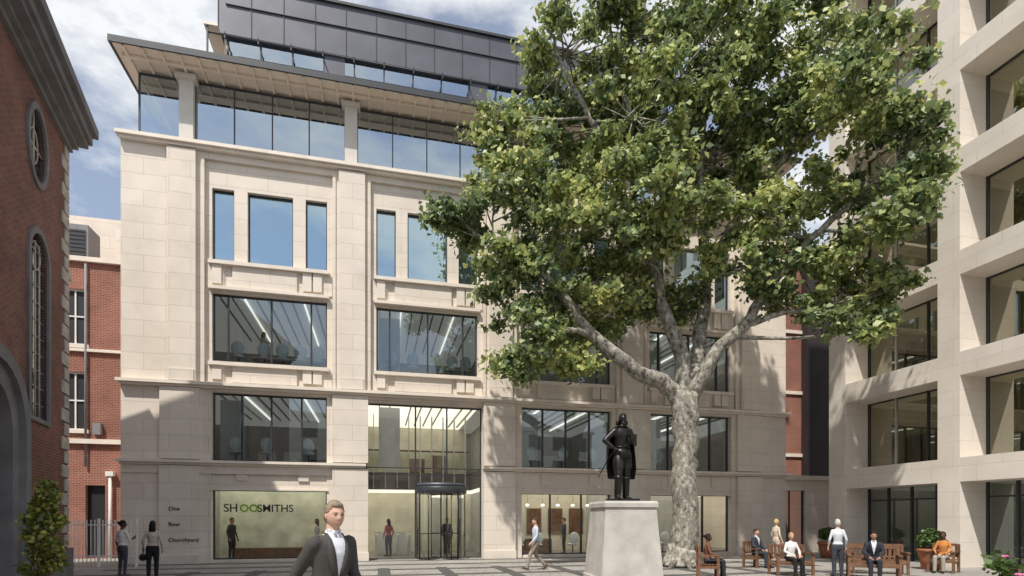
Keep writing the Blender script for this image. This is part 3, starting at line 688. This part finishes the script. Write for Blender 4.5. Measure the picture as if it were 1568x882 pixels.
def head(mb,c,rot,mi,style,s=1.0,fine=False):
    def fn(p):
        p=p.copy(); z=p.z/.118
        if z<0: p.x*=1-.26*(-z)**1.8
        if z<0 and p.y>0: p.y*=1-.04*(-z)
        if z<-.2 and p.y<0: p.y*=1-.35*min(1,(-z-.2))
        f=max(0,p.y/.095)
        if f>.2:
            gx=lambda x0,sx:math.exp(-((p.x-x0)/sx)**2); gz=lambda z0,sz:math.exp(-((p.z-z0)/sz)**2)
            p.y+=.022*gx(0,.012)*gz(-.024,.016)+.010*gx(0,.011)*gz(.003,.020)
            p.y-=.009*(gx(.031,.016)+gx(-.031,.016))*gz(.006,.014)
            p.y+=.005*gz(.030,.012)*gx(0,.05)+.005*gx(0,.026)*gz(-.058,.010)+.009*gx(0,.026)*gz(-.095,.02)
        return p*s
    nu,nv=(48,40) if fine else (24,18)
    c=Vector(c)
    mb.ell(c,.074,.093,.118,mi['skin'],nu,nv,rot,fn)
    P=lambda x,y,z:c+rot@Vector((x*s,y*s,z*s))
    for sx in(-1,1):
        mb.ell(P(sx*.030,.0745,.006),.0115*s,.009*s,.006*s,mi['eye'],8,6,rot)
        mb.ell(P(sx*.030,.0815,.006),.0055*s,.0035*s,.0055*s,mi['dark'],8,6,rot)
        mb.tube([P(sx*.043,.0755,.0125),P(sx*.030,.0835,.0145),P(sx*.018,.081,.012)],[.002*s,.0028*s,.002*s],5,mi['lip'])
        mb.tube([P(sx*.013,.092,.025),P(sx*.030,.089,.029),P(sx*.046,.078,.023)],[.002*s,.0035*s,.0015*s],5,mi['hair'])
        mb.ell(P(sx*.074,-.006,-.004),.010*s,.018*s,.030*s,mi['skin'],8,8,rot)
    mb.tube([P(-.024,.0865,-.054),P(-.01,.0945,-.057),P(.01,.0945,-.057),P(.024,.0865,-.054)],[.002*s,.0045*s,.0045*s,.002*s],6,mi['lip'])
    if style=='bald': return
    def keep(p):
        y=p.y/s; z=p.z/s; x=abs(p.x/s)
        if style in('short','beard'):
            if y>.05: return z>.070-(.02 if x>.05 else 0)
            return z>.55*y+.005 if y>-.05 else z>-.075
        if style in('bob','long','bun'): return z>.062 if y>.045 else (z>-.10 if style!='bun' else z>-.04)
        return z>.6*y
    def fh(p):
        p=p.copy(); z=p.z/.125
        if z<0 and style in('bob','long'): p.x*=1.06; p.y*=1.05
        if z<-.2 and style in('short','beard') and p.y<0: p.y*=1-.30*(-z-.2)
        w1=.0030*math.sin(p.x*160+p.z*60)+.003*math.sin(p.y*140+p.z*90)
        return p*(1+w1*5)*s
    mb.ell(P(0,-.008,.010),.080,.102,.124,mi['hair'],nu,nv,rot,fh,keep)
    if style in('short','beard'): mb.ell(P(0,.050,.086),.050*s,.036*s,.028*s,mi['hair'],16,10,rot)
    if style=='long':
        rings=[]
        for z,w_,d_,y in ((.02,.08,.05,-.06),(-.08,.088,.05,-.06),(-.18,.095,.045,-.055),(-.27,.085,.035,-.06),(-.32,.05,.02,-.065)):
            rings.append([P(w_*math.cos(q),y+d_*math.sin(q),z) for q in [2*math.pi*k/14 for k in range(14)]])
        mb.loft(rings,mi['hair'])
    if style=='bun': mb.ell(P(0,-.11,.05),.045*s,.04*s,.045*s,mi['hair'],10,8,rot)
    if style=='beard':
        mb.ell(P(0,.05,-.085),.055*s,.05*s,.05*s,mi['hair'],14,10,rot); mb.tube([P(-.035,.088,-.052),P(0,.103,-.044),P(.035,.088,-.052)],[.006*s,.009*s,.006*s],6,mi['hair'])
def figure(name,loc,yaw,pose='stand',h=1.75,top=(.5,.5,.5),bot=(.1,.1,.12),shoe=(.03,.025,.02),skin='fair',hair=(.08,.05,.03),hs='short',coat=None,female=False,bare=False,skirt=False,
           J=None,lean=(0,.0),hy=0,hp=0,vox=.018,parent=None,shirt=None,bag=False,fine=False,extra=None,allmat=None,fat=0):
    J=J or {}; zo=-.40 if pose=='sit' else 0
    k=h/1.75; lx,ly=lean
    sp=lambda z:(lx*(z-.93),ly*(z-.93))
    sw=.142 if female else .166
    D=dict(hipL=(-.088,0,.92+zo),hipR=(.088,0,.92+zo),kneeL=(-.1,.02,.5),kneeR=(.1,.02,.5),ankL=(-.1,-.01,.09),ankR=(.1,-.01,.09),
           elL=(-.23,-.03,1.14+zo),elR=(.23,-.03,1.14+zo),wrL=(-.24,.08,.90+zo),wrR=(.24,.08,.90+zo),ftL=0,ftR=0)
    ox,oy=sp(1.42)
    D['shL']=(-sw+ox,oy,1.405+zo); D['shR']=(sw+ox,oy,1.405+zo)
    if pose=='sit':
        D.update(kneeL=(-.11,.44,.52),kneeR=(.11,.44,.52),ankL=(-.11,.42,.09),ankR=(.11,.46,.09),elL=(-.24,.06+oy,.76),elR=(.24,.06+oy,.76),wrL=(-.12,.30,.64),wrR=(.12,.30,.64))
    if pose=='walk':
        D.update(kneeL=(-.09,.22,.53),ankL=(-.09,.32,.11),kneeR=(.09,-.04,.49),ankR=(.09,-.36,.17),ftR=-.9,ftL=.2,elL=(-.22,.03,1.14),wrL=(-.22,.20,.95),elR=(.225,-.14,1.15),wrR=(.22,-.14,.91))
    D.update(J)
    V={a:(Vector(b)*1.0 if not isinstance(b,(int,float)) else b) for a,b in D.items()}
    e_=.010 if coat else 0
    e_+=fat
    mb=MB(); segs=[]
    prof=[(.80,.10,.085),(.86,.155,.105),(.93,.168,.112),(1.08,.140,.098),(1.20,.152,.108),(1.32,.172,.115),(1.39,.175,.10),(1.44,.145,.08),(1.475,.085,.066),(1.50,.060,.060),(1.58,.052,.055)]
    if female: prof=[(.80,.10,.085),(.86,.165,.11),(.93,.172,.115),(1.08,.118,.085),(1.20,.130,.108),(1.30,.145,.120),(1.39,.145,.088),(1.44,.115,.068),(1.475,.065,.056),(1.50,.050,.05),(1.58,.045,.05)]
    rings=[]
    for z,a,b in prof:
        x,y=sp(z); ee=e_ if z<1.46 else 0
        rings.append([Vector((x+(a+ee)*math.cos(q),y+(b+ee)*math.sin(q),z+zo)) for q in [2*math.pi*i/20 for i in range(20)]])
    mb.loft(rings)
    x,y=sp(1.5); segs.append((Vector((0,0,.9+zo)),Vector((sp(1.4)[0],sp(1.4)[1],1.38+zo)),.13,'torso')); segs.append((Vector((x,y,1.50+zo)),Vector((x,y,1.60+zo)),.05,'neck'))
    for s_,S_ in((-1,'L'),(1,'R')):
        sh,el,wr=V['sh'+S_],V['el'+S_],V['wr'+S_]; a=.88 if female else 1
        mb.cap_tube([sh,sh.lerp(el,.5),el],[(.058+e_)*a,(.051+e_)*a,(.043+e_)*a]); mb.cap_tube([el,el.lerp(wr,.35),wr],[(.044+e_)*a,(.043+e_*.8)*a,(.030+e_*.7)*a])
        segs.append((sh,el,.055,'arm')); segs.append((el,wr,.04,'fore'))
        hp_,kn,an=V['hip'+S_],V['knee'+S_],V['ank'+S_]
        tk=.012 if not(female and (bare or skirt)) else 0
        tk+=fat
        mb.cap_tube([hp_,hp_.lerp(kn,.5),kn],[.092+tk*.3,.078+tk,.056+tk]); mb.cap_tube([kn,kn.lerp(an,.35),an],[.055+tk,.054+tk,.038+tk*1.3])
        segs.append((hp_,kn,.075,'thigh')); segs.append((kn,an,.05,'calf'))
        f=V['ft'+S_]; fd=Vector((s_*.15,math.cos(f),math.sin(f))).normalized(); dn=Vector((0,math.sin(f),-math.cos(f)))
        hl=an+dn*.045-fd*.045; toe=an+dn*.055+fd*.17
        mb.cap_tube([hl,hl.lerp(toe,.5),toe],[.038,.042,.032]); segs.append((hl,toe,.04,'foot'))
    if coat:
        rings=[]
        for z,a,b in ((coat,.19,.135),(.95,.185,.128),(1.1,.155,.112)):
            x,y=sp(z); rings.append([Vector((x+a*math.cos(q),y+b*math.sin(q),z+zo)) for q in [2*math.pi*i/20 for i in range(20)]])
        if pose!='sit': mb.loft(rings)
    me=bpy.data.meshes.new('tmp'); me.from_pydata(mb.v,[],mb.f); o=bpy.data.objects.new('tmp',me); COL.objects.link(o)
    md=o.modifiers.new('r','REMESH'); md.mode='VOXEL'; md.voxel_size=vox; ms=o.modifiers.new('s','SMOOTH'); ms.factor=.5; ms.iterations=8 if fine else 3
    dg=bpy.context.evaluated_depsgraph_get(); m2=bpy.data.meshes.new_from_object(o.evaluated_get(dg)); bpy.data.objects.remove(o)
    nv=len(m2.vertices); co=np.empty(nv*3); m2.vertices.foreach_get('co',co); co=co.reshape(-1,3)
    faces=[tuple(p.vertices) for p in m2.polygons]
    fc=np.array([co[list(f)].mean(axis=0) for f in faces]) if faces else np.zeros((0,3))
    best=np.full(len(fc),1e9); lab=np.zeros(len(fc),int)
    names=[]
    for i,(a,b,r_,nm) in enumerate(segs):
        a=np.array(a);b=np.array(b); ab=b-a; tt=np.clip(((fc-a)@ab)/max(1e-9,ab@ab),0,1); d=np.linalg.norm(fc-(a+tt[:,None]*ab),axis=1)-r_
        u=d<best; best[u]=d[u]; lab[u]=i; names.append(nm)
    sk_=SK[skin]
    keys=[colmat(top),colmat(bot),colmat(shoe,.4),colmat(sk_,.55,.05),colmat(hair,.6,.3),colmat((.6,.58,.56)),colmat((.02,.015,.015)),colmat((sk_[0]*.75,sk_[1]*.48,sk_[2]*.48)),colmat(shirt or (.75,.75,.78))]
    if allmat: keys=[allmat]*9
    out=MB(); out.v=[tuple(p) for p in co]
    wz=1.0
    for f,cpt,l in zip(faces,fc,lab):
        nm=names[l]; z=cpt[2]-zo; mi=0
        if nm=='torso':
            mi=0 if (z>wz or (coat and z>coat)) else 1
            if pose=='sit' and z<.97 and not coat: mi=1
            if z>1.475: mi=8 if shirt else 3
        elif nm=='neck': mi=8 if (shirt and z<1.515) else 3
        elif nm=='fore': mi=3 if bare else 0
        elif nm=='thigh': mi=0 if (coat and pose!='sit' and z>coat) else 1
        elif nm=='calf': mi=3 if skirt else 1
        elif nm=='foot': mi=2
        if coat and shirt and nm in('torso','arm','neck'):
            cx_,cy_=sp(z)
            if cpt[1]>cy_+.02 and z>1.10 and abs(cpt[0]-cx_)<(z-1.08)*.19 and z<1.50: mi=8
        out.f.append(f); out.m.append(mi); out.s.append(True)
    for s_,S_ in((-1,'L'),(1,'R')):
        wr,el=V['wr'+S_],V['el'+S_]; d=(wr-el).normalized(); nrm=Vector((-s_*.9,-.1,0)) if pose!='sit' else Vector((0,.2,-1))
        hand(out,wr+d*.005,d,nrm,1 if S_=='L' else -1,3,1.0)
    x,y=sp(1.62); rot=Matrix.Rotation(hy,3,'Z')@Matrix.Rotation(hp,3,'X')
    head(out,(x,y+.02,1.635+zo),rot,dict(skin=3,hair=4,eye=5,dark=6,lip=7),hs,1.0,fine)
    if coat:
        for s_ in(-1,1):
            rr=[]
            for z,xi,xo,yy in ((1.09,.002,.030,.124),(1.20,.022,.075,.128),(1.30,.042,.105,.130),(1.37,.055,.105,.118),(1.44,.062,.095,.085),(1.49,.066,.085,.03),(1.50,.062,.080,-.04)):
                x,y=sp(z); rr.append([(x+s_*xi,y+yy,z+zo),(x+s_*(xi+xo)/2,y+yy+.006,z+zo),(x+s_*xo,y+yy-.008-.25*max(0,xo-.07),z+zo),(x+s_*xo,y+yy-.03,z+zo),(x+s_*xi,y+yy-.03,z+zo)])
            out.loft(rr,0)
        if shirt:
            for s_ in(-1,1):
                x,y=sp(1.5); out.loft([[(x+s_*.004,y+.082,1.455+zo),(x+s_*.034,y+.078,1.465+zo),(x+s_*.030,y+.06,1.46+zo)],[(x+s_*.016,y+.068,1.50+zo),(x+s_*.048,y+.05,1.52+zo),(x+s_*.040,y+.04,1.51+zo)],[(x+s_*.055,y+.01,1.53+zo),(x+s_*.064,y+.01,1.50+zo),(x+s_*.054,y+.01,1.50+zo)]],8)
    if bag:
        bx=V['wrR'] if bag=='R' else V['wrL']; out.tube([bx+Vector((0,-.09,-.22)),bx+Vector((0,-.05,-.07)),bx+Vector((0,.03,-.06)),bx+Vector((0,.09,-.22))],[.01]*4,6,6)
        out.cap_tube([bx+Vector((0,-.14,-.32)),bx+Vector((0,0,-.34)),bx+Vector((0,.14,-.32))],[.07,.115,.07],10,6)
    if extra: extra(out,V,sp)
    ob=out.build(name,keys,parent,loc,yaw); ob.scale=(k,k,k)
    bpy.data.meshes.remove(m2); return ob
def face(fx,fy): return math.atan2(-fx,fy)

figure('walking_businessman',(-1.68,5.1,0),face(.80,-.60),'walk',h=1.90,top=(.062,.058,.055),bot=(.05,.05,.055),hair=(.22,.17,.12),coat=.80,shirt=(.72,.74,.80),hy=-.18,hp=-.03,vox=.010,fine=True,lean=(0,.08))
figure('woman_white_top',(-11.45,16.3,0),face(.3,1),h=1.69,top=(.70,.68,.66),bot=(.07,.075,.09),hair=(.012,.010,.01),hs='bun',skin='dark',female=True,bare=True,J=dict(elR=(.22,.06,1.15),wrR=(.14,.26,1.22)),hy=-.6)
figure('woman_with_handbag',(-10.5,16.2,0),face(-.4,1),h=1.68,top=(.50,.44,.38),bot=(.02,.02,.022),hair=(.012,.010,.010),hs='long',skin='tan',female=True,bag='L',J=dict(elL=(-.25,-.02,1.14),wrL=(-.27,.12,.98)))
figure('walking_man',(.80,18.8,0),face(-.95,-.25),'walk',h=1.76,top=(.50,.56,.66),bot=(.30,.26,.21),hair=(.06,.045,.03),shoe=(.12,.07,.04))

def chair(name,loc,yaw,w_=.62):
    m=MB(); h=w_/2
    for x in(-h,h):
        m.box(x-.035,x+.035,.22,.29,0,.66); m.box(x-.035,x+.035,-.30,-.23,0,.93)
        m.box(x-.045,x+.045,-.30,.33,.66,.70); m.box(x-.025,x+.025,-.23,.22,.30,.38)
    for k in range(5): m.box(-h+.036,h-.036,-.22+k*.10,-.14+k*.10,.405,.435)
    m.box(-h+.036,h-.036,.235,.275,.33,.40)
    m.box(-h+.036,h-.036,-.29,-.24,.86,.94); m.box(-h+.036,h-.036,-.285,-.245,.50,.56)
    n=max(4,int(w_/.12))
    for k in range(n):
        x=-h+.07+(2*h-.14)*k/(n-1); m.box(x-.028,x+.028,-.278,-.252,.561,.859)
    return m.build(name,['wood'],None,loc,yaw)
def seated(name,x,y,fx,fy,w_=.66,**k):
    yw=face(fx,fy); chair('wooden_armchair',(x,y,0),yw,w_)
    figure(name,(x,y,0.0),yw,'sit',**k)
seated('seated_woman_brown_jacket',5.75,16.3,1,-.25,top=(.16,.07,.05),bot=(.03,.03,.035),hair=(.015,.01,.01),hs='bun',skin='dark',female=True,h=1.68)
seated('seated_man_in_suit',8.75,19.9,.55,-.83,top=(.04,.045,.06),bot=(.04,.045,.06),coat=.8,shirt=(.7,.7,.72),hair=(.05,.03,.02),h=1.78)
seated('seated_woman_white_blouse',8.65,17.2,.05,-1,w_=1.1,top=(.72,.70,.68),bot=(.02,.02,.022),hair=(.38,.24,.12),hs='bob',female=True,h=1.7)
seated('seated_man_dark_suit',10.55,16.2,-.45,-.9,w_=1.25,top=(.03,.033,.045),bot=(.03,.033,.045),coat=.8,shirt=(.7,.7,.75),hair=(.03,.02,.015),skin='tan',h=1.76,lean=(0,.12))
seated('seated_woman_orange_top',14.0,18.0,-.8,-.6,top=(.50,.20,.06),bot=(.35,.32,.28),hair=(.02,.012,.01),hs='bun',skin='dark',female=True,h=1.7)
chair('wooden_bench',(11.6,17.6,0),face(-.3,-1),1.5)
figure('standing_woman_grey_hair',(9.75,16.6,0),face(.25,1),h=1.72,top=(.60,.62,.66),bot=(.05,.055,.07),hair=(.50,.47,.44),hs='bob',female=True)
figure('standing_woman_blonde',(10.1,21.2,0),face(.9,.2),h=1.72,top=(.60,.50,.38),bot=(.5,.42,.34),hair=(.52,.36,.18),hs='bob',female=True)
bpy.context.view_layer.update()
def inside(name,t,y,z,fx,fy,**k):
    p=OB.matrix_basis@Vector((t,y,z)); figure(name,p,face(fx,fy),vox=.025,**k)
inside('office_worker',4.75,1.3,7.88,.8,-.3,h=1.7,top=(.6,.45,.35),bot=(.5,.5,.5),hair=(.2,.1,.05),hs='long',female=True,J=dict(elR=(.24,.1,1.15),wrR=(.15,.3,1.2)))
inside('receptionist',9.9,2.0,.03,-.6,.6,h=1.7,top=(.45,.12,.14),bot=(.05,.05,.08),hair=(.05,.03,.02),hs='long',female=True)
inside('office_worker',12.6,2.4,.03,.3,-.8,h=1.76,top=(.03,.03,.04),bot=(.03,.03,.04),coat=.8,shirt=(.7,.7,.7))
inside('office_worker',3.5,1.4,.03,.8,-.2,h=1.75,top=(.03,.03,.04),bot=(.03,.03,.04),skin='tan')
inside('office_worker',6.9,1.2,.03,-.8,-.2,h=1.70,top=(.4,.4,.42),bot=(.03,.03,.04),female=True,hs='long')
inside('office_worker',18.3,2.0,.03,-.8,.2,h=1.75,top=(.05,.06,.1),bot=(.05,.05,.06))

# ------------------------------------------------------------------ statue on plinth
SE=empty('bronze_statue_on_plinth',(3.08,15.5,0),R(8))
def sq(h,z): return [(-h,-h,z),(h,-h,z),(h,h,z),(-h,h,z)]
m=MB(); m.loft([sq(.88,0),sq(.88,.16),sq(.85,.18),sq(.71,2.0),sq(.71,2.05)],0,sm=False); m.loft([sq(.75,2.052),sq(.75,2.16),sq(.72,2.22)],0,sm=False)
m.build('plinth',['plinth'],SE)
def statx(out,V,sp):
    rings=[]
    for z,w_,d_,y,xo in ((1.50,.14,.08,-.03,0),(1.40,.24,.13,-.05,0),(1.15,.28,.14,-.10,-.03),(.9,.31,.14,-.13,-.05),(.65,.33,.13,-.15,-.06),(.45,.30,.11,-.16,-.06)):
        rings.append([(xo+(w_*(1+.07*math.sin(5*q)))*math.cos(q),y+d_*math.sin(q)*(1+.1*math.sin(7*q)),z) for q in [math.pi*(.93+1.14*k/22) for k in range(23)]])
    out.loft(rings,0,cap=False,closed=False)
    out.loft([[tuple(Vector(p)*.97+Vector((0,.02,.01))) for p in r] for r in rings],0,cap=False,closed=False)
    out.loft([[(a*math.cos(q),b*math.sin(q),z) for q in [2*math.pi*k/18 for k in range(18)]] for z,a,b in ((.84,.21,.165),(.98,.185,.14),(1.06,.15,.115))],0)
    out.tube([(.152*math.cos(R(q)),.117*math.sin(R(q)),1.07) for q in range(0,361,20)],.018,6,0)
    for s_ in(-1,1):
        k_=V['kneeL' if s_<0 else 'kneeR']; h_=V['hipL' if s_<0 else 'hipR']; a_=V['ankL' if s_<0 else 'ankR']
        out.cap_tube([h_,h_.lerp(k_,.5),k_.lerp(h_,.15)],[.11,.125,.085],12,0)
        out.tube([k_.lerp(a_,.25),k_.lerp(a_,.05)],[.065,.105],12,0); out.cap_tube([k_.lerp(a_,.3),a_],[.07,.052],10,0)
    out.tube([(.075*math.cos(R(q)),.075*math.sin(R(q)),1.50) for q in range(0,361,30)],.028,8,0)
    for q in range(0,360,24): out.ell((.098*math.cos(R(q)),-.01+.10*math.sin(R(q)),1.60-.03),.03,.03,.05,0,6,5) if math.sin(R(q))<.25 else None
    out.tube([(.22,.10,1.0),(.26,-.1,.85),(.32,-.42,.48)],[.014,.013,.008],6,0)
    out.box(-.20,-.06,.17,.22,1.14,1.32,0)
    out.box(-.26,.26,-.22,.24,-.03,.035,0)
figure('statue_figure',(0,0,2.25),R(180)+R(12),'stand',h=2.42,hs='beard',allmat='bronze',fat=.014,vox=.02,parent=SE,extra=statx,hy=-.25,
   J=dict(elR=(.38,-.04,1.20),wrR=(.24,.08,1.04),elL=(-.26,.04,1.15),wrL=(-.10,.20,1.18),kneeR=(.14,.10,.5),ankR=(.17,.10,.09),kneeL=(-.09,.0,.5),ankL=(-.11,-.05,.09)))
